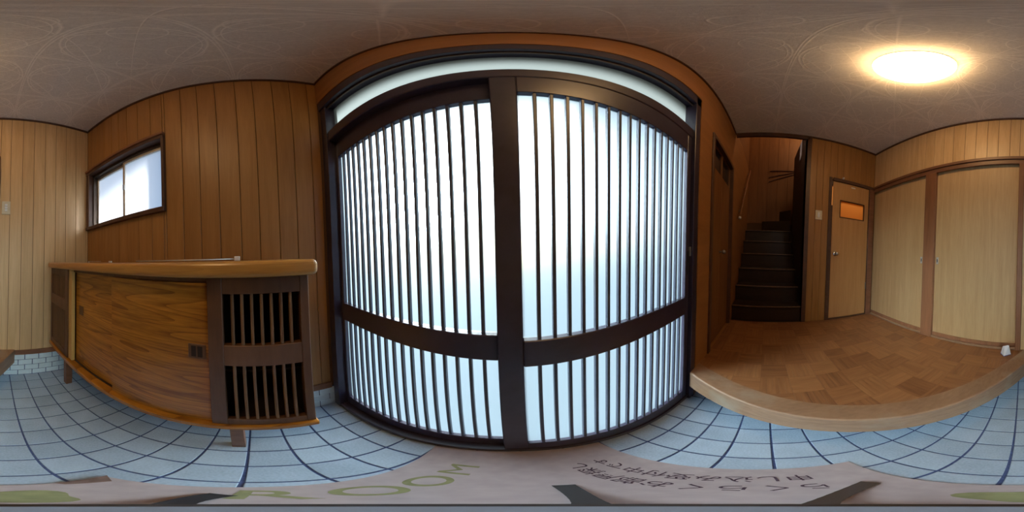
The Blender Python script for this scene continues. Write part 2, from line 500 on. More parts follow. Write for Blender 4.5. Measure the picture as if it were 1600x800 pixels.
# ------------------------------------------------------------------ raised hall floor
hf = struct('floor', prism(bmesh.new(), [(sx(C1, YB), YB), (XR, YB), (XR, YF), (sx(C1, YF), YF)], ZR - 0.06, ZR - 0.003), M['groove'],
            'raised hall floor of brown mosaic parquet blocks')
PP, qx, qy = 0.147, 0.686, -0.437
blk = {}
for i in range(-7, 9):
    for j in range(-7, 7):
        x0, x1 = qx + i * PP, qx + (i + 1) * PP
        y0, y1 = qy + j * PP, qy + (j + 1) * PP
        a, b, c, d = max(x0, -1), min(x1, XR), max(y0, YB), min(y1, YF)
        if b - a < 0.01 or d - c < 0.01: continue
        cs = [nx * u + ny * w for u in (a, b) for w in (c, d)]
        if max(cs) < C1 + 0.004: continue
        turned = (i + j) % 2
        whole = (a, b, c, d) == (x0, x1, y0, y1) and min(cs) > C1
        if whole and 'm' in blk:
            link_copy('parquet_block', blk['m'], ((x0 + x1) / 2, (y0 + y1) / 2, ZR - 0.008 + H), hf, R(90) if turned else 0.0)
            continue
        bm = bmesh.new()
        w = PP / 5
        for k in range(5):
            if turned:
                u0, u1 = max(x0 + k * w + .0004, a), min(x0 + (k + 1) * w - .0004, b)
                if u1 - u0 > .002: bx(bm, u0, u1, c + .0004, d - .0004, ZR - 0.008, ZR)
            else:
                u0, u1 = max(y0 + k * w + .0004, c), min(y0 + (k + 1) * w - .0004, d)
                if u1 - u0 > .002: bx(bm, a + .0004, b - .0004, u0, u1, ZR - 0.008, ZR)
        if min(cs) < C1:
            bmesh.ops.bisect_plane(bm, geom=bm.verts[:] + bm.edges[:] + bm.faces[:], plane_co=(nx * C1, ny * C1, 0), plane_no=(nx, ny, 0), clear_inner=True)
            ed = [e for e in bm.edges if e.is_boundary]
            if ed: bmesh.ops.holes_fill(bm, edges=ed)
        if len(bm.verts) < 4: bm.free(); continue
        if whole and not turned:
            o = obj('parquet_block', bm, M['parquet'], hf); blk['m'] = o
        else:
            if turned:      # give the block its own local axis along the grain
                cx, cy = (x0 + x1) / 2, (y0 + y1) / 2
                me_bm = bm
                bmesh.ops.rotate(me_bm, verts=me_bm.verts, cent=(cx, cy, 0), matrix=Matrix.Rotation(R(-90), 3, 'Z'))
                lo = Vector((min(v.co.x for v in bm.verts) + max(v.co.x for v in bm.verts), min(v.co.y for v in bm.verts) + max(v.co.y for v in bm.verts))) / 2
                o = obj('parquet_block', me_bm, M['parquet'], hf)
                off = Vector((lo.x - cx, lo.y - cy))
                rot = Vector((-off.y, off.x))
                o.location.x += (cx + rot.x) - lo.x
                o.location.y += (cy + rot.y) - lo.y
                o.rotation_euler.z = R(90)
            else:
                obj('parquet_block', bm, M['parquet'], hf)
# step beam and its recessed riser
kb = prism(bmesh.new(), [(sx(C0, YB), YB), (sx(C1, YB), YB), (sx(C1, YF), YF), (sx(C0, YF), YF)], ZR - 0.147, ZR)
top = [e for e in kb.edges if all(abs(v.co.z - (ZR + H)) < 1e-5 for v in e.verts) and all(abs(nx * v.co.x + ny * v.co.y - C0) < 1e-4 for v in e.verts)]
bmesh.ops.bevel(kb, geom=top, offset=0.008, segments=3, affect='EDGES', profile=0.5)
struct('trim_1', kb, M['kamachi'], 'long slanting wooden beam along the edge of the raised floor')
struct('trim_2', prism(bmesh.new(), [(sx(0.665, YB), YB), (sx(0.70, YB), YB), (sx(0.70, YF), YF), (sx(0.665, YF), YF)], ZG - 0.004, ZR - 0.06), M['brick_tile'],
       'recessed tiled riser in the shadow under the step beam')

# ------------------------------------------------------------------ walls
T = 0.12
def panels(parent, axis, plane, sign, cuts, z0, z1, mat, th=0.006, gap=0.0016, hole=None):
    """grooved boards: one object per board. hole=(u0,u1,z0,z1) is left open"""
    for a, b in zip(cuts, cuts[1:]):
        spans = [(a, b, z0, z1)]
        if hole:
            h0, h1, k0, k1 = hole
            if b > h0 + 1e-4 and a < h1 - 1e-4:
                spans = []
                m0, m1 = max(a, h0), min(b, h1)
                if m0 > a + 0.004: spans.append((a, m0, z0, z1))
                if m1 < b - 0.004: spans.append((m1, b, z0, z1))
                if k0 > z0: spans.append((m0, m1, z0, k0))
                if k1 < z1: spans.append((m0, m1, k1, z1))
        for u0, u1, w0, w1 in spans:
            if u1 - u0 < 0.004: continue
            p0, p1 = plane, plane + sign * th
            if axis == 'x': bm = B(p0, p1, u0 + gap, u1 - gap, w0, w1, bev=0.0012)
            else: bm = B(u0 + gap, u1 - gap, p0, p1, w0, w1, bev=0.0012)
            obj('panel', bm, mat, parent)

# left wall with its window opening
WY0, WY1, WZ0, WZ1 = -1.295, -0.50, 0.325, 0.90
bm = bmesh.new()
bx(bm, XL - T, XL - 0.006, YB - T, WY0, ZG - 0.2, ZC + 0.1)
bx(bm, XL - T, XL - 0.006, WY1, 0.56, ZG - 0.2, ZC + 0.1)
bx(bm, XL - T, XL - 0.006, WY0, WY1, ZG - 0.2, WZ0)
bx(bm, XL - T, XL - 0.006, WY0, WY1, WZ1, ZC + 0.1)
wl = struct('wall_left', bm, M['groove'], 'left wall of grooved brown wood panelling with a small window')
cutsL = [YB, -1.25, -1.164, -1.07, -.973, -.89, -.80, -.697, -.588, -.482, -.372, -.271, -.168, -.06, .033, .134, .228, .325, .379]
panels(wl, 'x', XL - 0.006, 1, cutsL, -0.86, ZC, M['panel_front'], hole=(WY0, WY1, WZ0, WZ1))

# back wall
bm = bmesh.new()
bx(bm, XL - T, 0.0, YB - T, YB - 0.006, ZG - 0.2, ZC + 0.1)
bx(bm, 0.0, XR + T, YB - T, YB - 0.006, 0.95, ZC + 0.1)
bx(bm, 0.0, XR + T, YB - T, YB - 0.07, ZG - 0.2, 0.95)
wb = struct('wall_back', bm, M['groove'], 'back wall of pale grooved wood panelling beside the sliding doors')
cutsB = [XL, -.795, -.686, -.583, -.485, -.386, -.286, -.188, -.087, 0.0]
panels(wb, 'y', YB - 0.006, 1, cutsB, -0.815, ZC, M['panel'])
cutsB2 = [0.0, .043, .127, .228, .324, .428, .53, .645, .743, .851, .95, 1.05, 1.15, 1.25, 1.35, 1.45, 1.55, 1.65, XR]
panels(wb, 'y', YB - 0.006, 1, cutsB2, 0.99, ZC, M['panel'])

# right wall with its door opening
DY0, DY1, DZ1 = -1.30, -0.705, 0.965
bm = bmesh.new()
bx(bm, XR + 0.006, XR + T, YB - T, DY0, ZR - 0.2, ZC + 0.1)
bx(bm, XR + 0.006, XR + T, DY1, -0.43, ZR - 0.2, ZC + 0.1)
bx(bm, XR + 0.006, XR + T, DY0, DY1, DZ1, ZC + 0.1)
wr = struct('wall_right', bm, M['groove'], 'short grooved wood wall holding the hall door')
cutsR = [YB, -1.28, -1.2, -1.12, -1.03, -.95, -.87, -.78, -.69, -.61, -.53, -.455]
panels(wr, 'x', XR + 0.006, -1, cutsR, ZR, ZC, M['panel_front'], hole=(YB, DY1 + 0.015, ZR, DZ1))

# front wall: band above the entrance and the long part beside it
OX1, OZ1 = 0.848, 1.225
FX0, FX1, FZ1 = 1.075, 1.675, 0.96
bm = bmesh.new()
bx(bm, XL - T, OX1, YF, YF + 0.18, OZ1, ZC + 0.1)
bx(bm, OX1, FX0, YF, YF + 0.18, ZG - 0.2, ZC + 0.1)
bx(bm, FX0, FX1, YF, YF + 0.18, FZ1, ZC + 0.1)
bx(bm, FX1, 3.20, YF, YF + 0.18, ZG - 0.2, ZC + 0.1)
bx(bm, FX0, FX1, YF + 0.10, YF + 0.18, ZG - 0.2, FZ1)
bx(bm, FX0, FX1, YF, YF + 0.10, ZG - 0.2, ZR - 0.003)
wf = struct('wall_front', bm, M['front_board'], 'warm brown front wall round the entrance')

# ceiling
struct('ceiling', B(XL - T, XR, YB - T, YF + 0.1, ZC, ZC + 0.1), M['ceiling'], 'beige ceiling with embossed circles and lines')

# cornice trims
struct('trim_3', B(XL, XL + 0.014, YB, YF, ZC - 0.022, ZC), M['trim_dark'], 'thin dark cornice on the left wall')
struct('trim_4', B(XL + .014, XR - 0.014, YB, YB + 0.014, ZC - 0.022, ZC), M['trim_dark'], 'thin dark cornice on the back wall')
struct('trim_5', B(XR - 0.014, XR, YB, -0.43, ZC - 0.022, ZC), M['trim_dark'], 'thin dark cornice on the right wall')
struct('trim_6', B(XL + .014, XR, YF - 0.010, YF, ZC - 0.020, ZC), M['trim_dark'], 'thin dark cornice above the entrance')
struct('trim_7', B(XR - 0.012, XR + 0.02, -0.43, YF - .01, 1.535, ZC + 0.1), M['trim_dark'], 'dark lintel over the stair opening')
struct('trim_8', B(XR - 0.012, XR + 0.10, -0.455, -0.41, ZR, ZC - 0.022), M['trim_dark'], 'dark upright trim beside the stair opening')

# baseboards and tiled skirting
struct('baseboard_back', B(XL, sx(C0, YB) , YB, YB + 0.012, -0.864, -0.812, bev=0.002), M['trim'], 'brown baseboard above the white tiles on the back wall')
struct('baseboard_left', B(XL, XL + 0.012, YB + .012, YF, -0.915, -0.86, bev=0.002), M['trim'], 'brown baseboard low on the left wall')
sk = struct('skirting_tiles', B(XL, 0.02, YB - 0.006, YB + 0.001, ZG - .004, -0.864), M['grout'], 'white brick-pattern tile skirting on the back wall')
rows = [-0.866, -0.929, -0.993, -1.057, -1.119]
for r_ in range(4):
    offx = -0.233 if r_ % 2 == 0 else -0.179
    zt, zb = rows[r_], rows[r_ + 1] + 0.006
    k0 = -6
    for k in range(-6, 6):
        a, b = offx + k * 0.1165 + 0.003, offx + (k + 1) * 0.1165 - 0.003
        a, b = max(a, XL + 0.008), min(b, 0.02)
        if b - a < 0.008: continue
        obj('brick', B(a, b, YB + 0.001, YB + 0.006, zb, zt, bev=0.001), M['brick_tile'], sk)
sk2 = struct('skirting_tiles', B(XL - 0.006, XL + 0.001, YB + 0.008, YF + 0.02, ZG - .004, -0.915), M['grout'], 'white tile skirting low on the left wall')
for r_ in range(3):
    zt, zb = [-0.917, -0.985, -1.053][r_], [-0.982, -1.050, -1.119][r_]
    for k in range(16):
        a = YB + 0.01 + k * 0.1165 + (0.058 if r_ % 2 else 0) + 0.0018; b = a + 0.1129
        if r_ % 2 and k == 0:
            obj('brick', B(XL + 0.001, XL + 0.006, YB + 0.012, a - 0.0036, zb, zt, bev=0.001), M['brick_tile'], sk2)
        b = min(b, YF + 0.015)
        if b - a < 0.008: continue
        obj('brick', B(XL + 0.001, XL + 0.006, a, b, zb, zt, bev=0.001), M['brick_tile'], sk2)

# ------------------------------------------------------------------ left window
w1 = empty('window_1', XL - 0.04, (WY0 + WY1) / 2, WZ0, 'small high window with two sliding frosted panes and dark wood casing', kind='structure')
bm = bmesh.new()      # wood casing
bx(bm, XL - 0.11, XL + 0.020, YB + 0.002, WY0 + 0.006, 0.325, 0.905, bev=0.003)
bx(bm, XL - 0.11, XL + 0.020, WY1 - 0.004, WY1 + 0.016, 0.325, 0.905, bev=0.002)
bx(bm, XL - 0.11, XL + 0.026, YB + 0.002, WY1 + 0.016, 0.300, 0.332, bev=0.003)
bx(bm, XL - 0.11, XL + 0.022, YB + 0.002, WY1 + 0.016, 0.893, 0.925, bev=0.003)
obj('casing', bm, M['trim_dark'], w1)
obj('cap_moulding', B(XL, XL + 0.034, YB + 0.002, WY1 + 0.020, 0.926, 0.952, bev=0.004), M['trim'], w1)
bm = bmesh.new()      # aluminium outer frame with two tracks
bx(bm, XL - 0.10, XL - 0.03, WY0 + 0.006, WY1 - 0.004, 0.332, 0.346)
bx(bm, XL - 0.10, XL - 0.03, WY0 + 0.006, WY1 - 0.004, 0.866, 0.893)
bx(bm, XL - 0.10, XL - 0.03, WY0 + 0.006, WY0 + 0.022, 0.346, 0.866)
bx(bm, XL - 0.10, XL - 0.03, WY1 - 0.014, WY1 - 0.004, 0.346, 0.866)
obj('outer_frame', bm, M['bronze'], w1)
def sash(y0, y1, x0, x1, pane_x):
    bm = bmesh.new()
    z0, z1, s = 0.346, 0.866, 0.022
    bx(bm, x0, x1, y0, y0 + s, z0, z1, bev=0.002); bx(bm, x0, x1, y1 - s, y1, z0, z1, bev=0.002)
    bx(bm, x0, x1, y0 + s, y1 - s, z0, z0 + 0.014); bx(bm, x0, x1, y0 + s, y1 - s, z1 - 0.030, z1)
    s_ = obj('sash', bm, M['alu'], w1)
    glass_pane('pane', pane_x - 0.004, pane_x, y0 + s, y1 - s, z0 + 0.014, z1 - 0.030, M['frost_window'], s_, (0, 1))
    return s_
sash(WY0 + 0.022, -0.882, XL - 0.092, XL - 0.070, XL - 0.080)
s2 = sash(-0.892, WY1 - 0.014, XL - 0.066, XL - 0.044, XL - 0.054)
obj('latch', B(XL - 0.044, XL - 0.034, -0.885, -0.872, 0.58, 0.63, bev=0.002), M['screw'], w1)

# ------------------------------------------------------------------ entrance doors
fr = bmesh.new()
bx(fr, XL, -0.757, 0.392, 0.52, ZG, 1.22, bev=0.002)
bx(fr, 0.792, 0.846, 0.382, 0.52, ZG, 1.22, bev=0.002)
bx(fr, XL, 0.846, 0.382, 0.52, 1.115, 1.224, bev=0.002)
t1 = struct('trim_9', fr, M['door_dark'], 'dark brown outer frame of the entrance doors')
struct('trim_10', B(-0.757, 0.792, 0.400, 0.50, 0.735, 0.822, bev=0.006, seg=2), M['door_dark'], 'dark rail between the entrance doors and the transom')
struct('trim_11', B(-0.757, 0.792, 0.396, 0.53, ZG, -1.085, bev=0.003), M['door_dark'], 'dark door sill with tracks')
bm = bmesh.new()
bx(bm, -0.757, 0.792, 0.405, 0.412, 1.095, 1.115); bx(bm, XL+.06, 0.792, 0.385, 0.395, 1.150, 1.160)
struct('trim_12', bm, M['bronze'], 'thin bronze bead round the transom glass')
tw = empty('window_2', 0.0, 0.45, 0.83, 'narrow ribbed frosted transom window above the entrance doors', kind='structure')
glass_pane('pane', -0.757, 0.792, 0.448, 0.452, 0.822, 1.115, M['frost_transom'], tw, (1, -1))
def entrance_door(name, x0, x1, gx0, gx1, y0, y1, label):
    d = empty(name, (x0 + x1) / 2, (y0 + y1) / 2, -1.085, label, kind='structure')
    zt, zb = 0.735, -1.083
    obj('stile', B(x0, gx0, y0, y1, zb, zt, bev=0.003), M['door_dark'], d)
    obj('stile', B(gx1, x1, y0, y1, zb, zt, bev=0.003), M['door_dark'], d)
    obj('top_rail', B(gx0, gx1, y0, y1, 0.600, zt, bev=0.002), M['door_dark'], d)
    obj('middle_rail', B(gx0, gx1, y0 - 0.002, y1, -0.352, -0.252, bev=0.003), M['door_dark'], d)
    obj('bottom_rail', B(gx0, gx1, y0, y1, zb, -0.995, bev=0.002), M['door_dark'], d)
    ym = y0 + 0.020
    for z0, z1 in ((-0.995, -0.352), (-0.252, 0.600)):
        glass_pane('pane', gx0, gx1, ym, ym + 0.004, z0, z1, M['frost'], d, (1, -1))
        n = 17
        for k in range(1, n):
            xc = gx0 + (gx1 - gx0) * k / n
            obj('lattice_bar', B(xc - 0.0050, xc + 0.0050, y0 + 0.004, ym - 0.001, z0, z1, bev=0.0015), M['bar'], d)
    return d
dl = entrance_door('door_1', -0.757, 0.015, -0.738, -0.040, 0.440, 0.472, 'left entrance sliding door with dark vertical lattice over frosted glass')
dr = entrance_door('door_2', -0.038, 0.792, 0.028, 0.752, 0.404, 0.436, 'right entrance sliding door with dark vertical lattice, overlapping the left one')
obj('finger_pull', B(0.762, 0.778, 0.398, 0.404, -0.13, 0.0, bev=0.002), M['black'], dr)
obj('lock', B(0.780, 0.790, 0.392, 0.404, -0.03, 0.02, bev=0.002), M['screw'], dr)

# ------------------------------------------------------------------ hall-side door in the front wall
d3 = empty('door_3', 1.37, YF + 0.03, ZR, 'dark folding door in the front wall just right of the entrance', kind='structure')
bm = bmesh.new()
bx(bm, FX0 - 0.035, FX0 + 0.004, YF - 0.012, YF + 0.09, ZR, FZ1 + 0.03, bev=0.002)
bx(bm, FX1 - 0.004, FX1 + 0.035, YF - 0.012, YF + 0.09, ZR, FZ1 + 0.03, bev=0.002)
bx(bm, FX0 + 0.004, FX1 - 0.004, YF - 0.012, YF + 0.09, FZ1 - 0.01, FZ1 + 0.03, bev=0.002)
obj('door_frame', bm, M['trim_dark'], d3)
for a, b in ((FX0 + 0.006, 1.374), (1.378, FX1 - 0.006)):
    bm = bmesh.new()
    s, t, y0, y1 = 0.008, 0.03, YF + 0.022, YF + 0.05
    bx(bm, a, a + s, y0, y1, ZR + 0.01, FZ1 - 0.012); bx(bm, b - s, b, y0, y1, ZR + 0.01, FZ1 - 0.012)
    bx(bm, a + s, b - s, y0, y1, FZ1 - 0.018, FZ1 - 0.012); bx(bm, a + s, b - s, y0, y1, ZR + 0.01, 0.70)
    lf = obj('door_leaf', bm, M['stairwall'], d3)
    obj('pane', B(a + s, b - s, y0 + 0.012, y0 + 0.016, 0.70, FZ1 - 0.018), M['darkglass'], lf)
kn = bmesh.new()
tube(kn, (1.352, YF + 0.022, -0.005), (1.352, YF - 0.010, -0.005), 0.008)
bmesh.ops.create_uvsphere(kn, u_segments=14, v_segments=8, radius=0.019, matrix=Matrix.Translation((1.352, YF - 0.018, -0.005 + H)))
obj('knob', kn, M['screw'], d3, smooth=True)

# ------------------------------------------------------------------ hall door in the right wall
d4 = empty('door_4', XR + 0.02, -1.0, ZR, 'plain wooden hall door with small amber pane and round knob', kind='structure')
bm = bmesh.new()
bx(bm, XR - 0.014, XR + 0.10, DY1 - 0.017, DY1 + 0.018, ZR, 0.985, bev=0.002)
bx(bm, XR - 0.014, XR + 0.10, DY1 - 0.030, DY1 - 0.0171, ZR, 0.60)
bx(bm, XR - 0.014, XR + 0.10, DY1 - 0.030, DY1 - 0.0171, 0.875, 0.940)
bx(bm, XR - 0.014, XR + 0.10, YB + 0.001, DY0 + 0.045, ZR, 0.94, bev=0.002)
bx(bm, XR - 0.016, XR + 0.10, YB + 0.001, DY1 - 0.030, 0.940, 0.985, bev=0.002)
bx(bm, XR - 0.010, XR + 0.10, DY0 + 0.045, DY1 - 0.030, ZR - 0.003, ZR + 0.018)
obj('door_frame', bm, M['trim_dark'], d4)
obj('side_board', B(XR - 0.018, XR - 0.014, YB + 0.004, DY0 + 0.042, ZR, 0.938), M['trim'], d4)
ly0, ly1 = DY0 + 0.047, DY1 - 0.034
px0, px1, pz0, pz1 = -1.190, -0.835, 0.462, 0.692
bm = bmesh.new()
bx(bm, XR + 0.002, XR + 0.034, ly0, px0, ZR + 0.020, 0.936); bx(bm, XR + 0.002, XR + 0.006, px1, ly1, ZR + 0.020, 0.936)
bx(bm, XR + 0.006, XR + 0.034, px1, ly1, ZR + 0.020, 0.60); bx(bm, XR + 0.006, XR + 0.034, px1, ly1, 0.875, 0.936); bx(bm, XR + 0.006, XR + 0.034, px1, -0.800, 0.60, 0.875)
bx(bm, XR + 0.002, XR + 0.034, px0, px1, ZR + 0.020, pz0); bx(bm, XR + 0.002, XR + 0.034, px0, px1, pz1, 0.936)
leaf = obj('door_leaf', bm, M['door_ply_dark'], d4)
bm = bmesh.new(); s = 0.010
bx(bm, XR - 0.003, XR + 0.036, px0, px0 + s, pz0, pz1); bx(bm, XR - 0.003, XR + 0.036, px1 - s, px1, pz0, pz1)
bx(bm, XR - 0.003, XR + 0.036, px0 + s, px1 - s, pz0, pz0 + s); bx(bm, XR - 0.003, XR + 0.036, px0 + s, px1 - s, pz1 - s, pz1)
obj('pane_bead', bm, M['trim_dark'], leaf)
glass_pane('pane', XR + 0.014, XR + 0.018, px0 + s, px1 - s, pz0 + s, pz1 - s, M['amber'], leaf, (0, -1))
kn = bmesh.new()
tube(kn, (XR + 0.002, -0.795, 0.015), (XR - 0.004, -0.795, 0.015), 0.030, 20)
tube(kn, (XR - 0.004, -0.795, 0.015), (XR - 0.040, -0.795, 0.015), 0.010, 12)
bmesh.ops.create_uvsphere(kn, u_segments=18, v_segments=10, radius=0.027, matrix=Matrix.Translation((XR - 0.052, -0.795, 0.015 + H)))
obj('knob', kn, M['chrome'], leaf, smooth=True)
obj('name_tag', B(XR - 0.001, XR + 0.002, -1.042, -0.985, 0.888, 0.903), M['white'], leaf, smooth=False)
obj('hinge', B(XR - 0.001, XR + 0.008, ly0 - 0.002, ly0 + 0.010, -0.44, -0.35), M['screw'], leaf)
hk = bmesh.new()
tube(hk, (XR - 0.016, -0.862, 1.000), (XR - 0.030, -0.862, 1.000), 0.008)
tag(obj('wall_hook', bx(hk, XR - 0.016, XR - 0.0, -0.872, -0.852, 0.988, 1.010, bev=0.002), M['white']), 'tiny white hook on the panelling just above the hall door frame', 'hook')
# lit room behind the hall door
bm = bmesh.new()
bx(bm, XR + T, 2.70, YB - 0.05, YB, ZR - 0.1, 1.3); bx(bm, 2.70, 2.75, YB - 0.05, -0.62, ZR - 0.1, 1.3)
bx(bm, XR + T, 2.70, -0.67, -0.62, ZR - 0.1, 1.3); bx(bm, XR + T, 2.75, YB, -0.62, 1.3, 1.35); bx(bm, XR + T, 2.75, YB, -0.62, ZR - 0.15, ZR - 0.1)
struct('wall_room', bm, M['panel'], 'walls of the small lit room behind the hall door')
ld = bpy.data.lights.new('room_bulb', 'POINT'); ld.energy = 5; ld.color = (1.0, 0.62, 0.28); ld.shadow_soft_size = 0.05
lo = bpy.data.objects.new('room_bulb', ld); COL.objects.link(lo); lo.location = (2.15, -1.0, 1.05 + H)

# ------------------------------------------------------------------ sliding doors on the back wall
hd = bmesh.new()
bx(hd, 0.0, XR - 0.02, YB - 0.006, YB + 0.022, 0.955, 0.990, bev=0.003)
bx(hd, 0.0, XR - 0.02, YB - 0.006, YB + 0.010, 0.905, 0.954, bev=0.002)
struct('trim_13', hd, M['trim'], 'brown header rail over the sliding doors')
struct('trim_14', B(0.805, 0.925, YB - 0.06, YB + 0.018, ZR, 0.905, bev=0.004), M['post'], 'square reddish post between the two sliding doors')
struct('trim_15', B(0.000, 0.042, YB - 0.06, YB + 0.020, ZR - 0.0, 0.905, bev=0.003), M['post'], 'narrow reddish post where the sliding doors meet the panelling')
bm = bmesh.new()
bx(bm, 0.042, 0.805, YB - 0.006, YB + 0.012, ZR, ZR + 0.022, bev=0.002); bx(bm, 0.925, XR, YB - 0.006, YB + 0.006, ZR, ZR + 0.014, bev=0.002)
struct('trim_16', bm, M['kamachi'], 'pale sill under the sliding doors')
def slide(name, x0, x1, pullx, label):
    d = struct(name, B(x0, x1, YB - 0.045, YB - 0.022, ZR + 0.002, 0.93), M['door_ply'], label)
    obj('bottom_rail', B(x0, x1, YB - 0.022, YB - 0.016, ZR + 0.014, ZR + 0.055), M['post'], d)
    b = bmesh.new()
    bx(b, pullx - 0.012, pullx + 0.012, YB - 0.022, YB - 0.016, -0.052, 0.014, bev=0.002)
    p = obj('door_pull', b, M['alu'], d)
    obj('pull_recess', B(pullx - 0.0045, pullx + 0.0045, YB - 0.0165, YB - 0.0152, -0.034, -0.004, bev=0.0005), M['black'], p)
    return d
slide('door_5', 0.925, XR, 0.966, 'left plain plywood sliding door beside the corner')
slide('door_6', 0.042, 0.805, 0.778, 'right plain plywood sliding door, wider in view')

# ------------------------------------------------------------------ light switches
def switch(name, axis, u0, u1, z0, z1, plane, sign, label, n):
    if axis == 'y':
        mk = lambda a, b, p, q, c, d, e: B(a, b, plane + sign * p, plane + sign * q, c, d, bev=e)
    else:
        mk = lambda a, b, p, q, c, d, e: B(plane + sign * p, plane + sign * q, a, b, c, d, bev=e)
    s = empty(name, *( ((u0 + u1) / 2, plane, z0) if axis == 'y' else (plane, (u0 + u1) / 2, z0)), label, 'light switch', 'light switches')
    obj('plate', mk(u0, u1, 0, 0.007, z0, z1, 0.002), M['plastic'], s)
    h = (z1 - z0) * 0.6 / n
    for k in range(n):
        zz = z0 + (z1 - z0) * 0.2 + k * h
        obj('rocker', mk(u0 + (u1 - u0) * .34, u1 - (u1 - u0) * .34, 0.007, 0.011, zz + 0.0015, zz + h - 0.0015, 0.001), M['white'], s)
switch('light_switch', 'y', -0.090, -0.020, 0.395, 0.513, YB, 1, 'ivory light switch with stacked rockers on the pale back wall panelling', 3)
switch('light_switch', 'x', -0.612, -0.533, 0.403, 0.515, XR, -1, 'ivory light switch between the stair opening and the hall door', 1)

# ------------------------------------------------------------------ ceiling lamp
lm = empty('ceiling_lamp', 0.455, -0.495, ZC - 0.085, 'round lit ceiling lamp with glowing dome over the hall', 'lamp')
obj('base_ring', lathe(bmesh.new(), [(0.0, 0), (0.175, 0), (0.175, -0.018), (0.165, -0.02), (0.0, -0.02)], (0.455, -0.495, ZC)), M['white'], lm, smooth=False)
obj('dome_shade', lathe(bmesh.new(), [(0.172, -0.018), (0.178, -0.035), (0.168, -0.058), (0.135, -0.075), (0.08, -0.085), (0.0, -0.088)], (0.455, -0.495, ZC)), M['lamp'], lm, smooth=True)

# ------------------------------------------------------------------ shoe cabinet
CX = -0.430                                  # front face
cb = empty('shoe_cabinet', -0.62, -0.57, ZG, 'long wooden shoe cabinet on short legs with thick rounded top under the window', 'cabinet')
bm = B(XL + 0.002, -0.400, -1.272, 0.166, -0.046, -0.004)
es = [e for e in bm.edges if not all(abs(v.co.x - (XL + 0.002)) < 1e-5 for v in e.verts)]
bmesh.ops.bevel(bm, geom=es, offset=0.014, segments=4, affect='EDGES', profile=0.5)
obj('countertop', bm, M['counter'], cb, smooth=False)
bm = bmesh.new()                             # carcass: back, ends, floor, dividers
bx(bm, XL + 0.004, XL + 0.012, -1.262, 0.135, -0.72, -0.046)
bx(bm, XL + 0.012, CX - 0.02, -1.262, -1.250, -0.70, -0.046)
bx(bm, XL + 0.012, CX - 0.02, 0.123, 0.135, -0.70, -0.046)
bx(bm, XL + 0.012, CX - 0.02, -0.975, -0.963, -0.70, -0.046)
bx(bm, XL + 0.012, CX - 0.02, -0.120, -0.108, -0.70, -0.046)
bx(bm, XL + 0.012, CX - 0.03, -0.108, 0.123, -0.38, -0.37)
bx(bm, XL + 0.012, CX - 0.03, -1.250, 0.123, -0.696, -0.690)
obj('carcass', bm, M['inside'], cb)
obj('end_panel', B(XL + 0.004, CX - 0.001, 0.135, 0.145, -0.695, -0.046, bev=0.001), M['cab'], cb)
obj('end_panel', B(XL + 0.004, CX - 0.001, -1.272, -1.262, -0.695, -0.046, bev=0.001), M['cab_dark'], cb)
obj('bottom_board', B(XL + 0.004, CX + 0.012, -1.275, 0.150, -0.728, -0.696, bev=0.004), M['cab'], cb)
obj('top_fascia', B(CX - 0.035, CX - 0.020, -0.94, -0.12, -0.062, -0.046), M['cab_dark'], cb)
def grille(y0, y1, st0, st1, n, zs):
    """slatted ventilated front: stiles, rails and upright slats"""
    g_ = empty('slatted_front', CX, (y0 + y1) / 2, -0.695)
    g_.parent = cb; g_.location = WL[g_.name] - WL[cb.name]
    obj('stile', B(CX - 0.022, CX, y0, y0 + st0, -0.695, -0.047, bev=0.0015), M['cab_dark'], g_)
    obj('stile', B(CX - 0.022, CX, y1 - st1, y1, -0.695, -0.047, bev=0.0015), M['cab_dark'], g_)
    a, b = y0 + st0, y1 - st1
    for z0, z1 in ((-0.093, -0.047), (-0.333, -0.254), (-0.695, -0.648)):
        obj('rail', B(CX - 0.022, CX - 0.001, a, b, z0, z1, bev=0.0015), M['cab_dark'], g_)
    for z0, z1 in ((-0.648, -0.333), (-0.254, -0.093)):
        for k in range(n):
            yc = a + (b - a) * (k + 1) / (n + 1)
            obj('slat', B(CX - 0.020, CX - 0.004, yc - 0.0042, yc + 0.0042, z0, z1, bev=0.0018), M['cab_slat'], g_)
grille(-0.132, 0.145, 0.042, 0.025, 7, None)
grille(-1.262, -0.950, 0.015, 0.042, 8, None)
obj('pale_edge_strip', B(CX - 0.030, CX - 0.008, -0.945, -0.900, -0.690, -0.050, bev=0.001), M['cab_edge'], cb)
def cab_door(y0, y1, xf, pull):
    d = obj('sliding_door', B(xf - 0.016, xf, y0, y1, -0.694, -0.064, bev=0.001), M['cab'], cb)
    p = obj('door_pull', B(xf, xf + 0.003, pull[0], pull[1], -0.322, -0.265, bev=0.001), M['cab_dark'], d)
    w = (pull[1] - pull[0])
    return d, p
d_, p_ = cab_door(-0.905, -0.515, CX - 0.040, (-0.862, -0.812))
d_, p_ = cab_door(-0.534, -0.130, CX - 0.014, (-0.196, -0.143))
for a, b in ((-0.186, -0.172), (-0.167, -0.153)):
    o = B(CX - 0.0125, CX - 0.0095, a, b, -0.314, -0.272)
    o = obj('pull_recess', o, M['inside'], cb)
    # child of the pull itself
    w_ = WL[o.name]; o.parent = p_; o.location = w_ - WL[p_.name]
def leg(y0, y1, x0, x1):
    bm = B(x0, x1, y0, y1, ZG, -0.728)
    for v in bm.verts:
        if v.co.z < 0.01:
            v.co.y += 0.0; v.co.x -= 0.004 if v.co.x > (x0 + x1) / 2 else -0.004
    obj('leg', bm, M['trim'], cb)
leg(-0.100, -0.060, -0.545, -0.495); leg(-1.145, -1.100, -0.545, -0.492)
leg(-0.100, -0.060, -0.80, -0.75); leg(-1.145, -1.100, -0.80, -0.75)

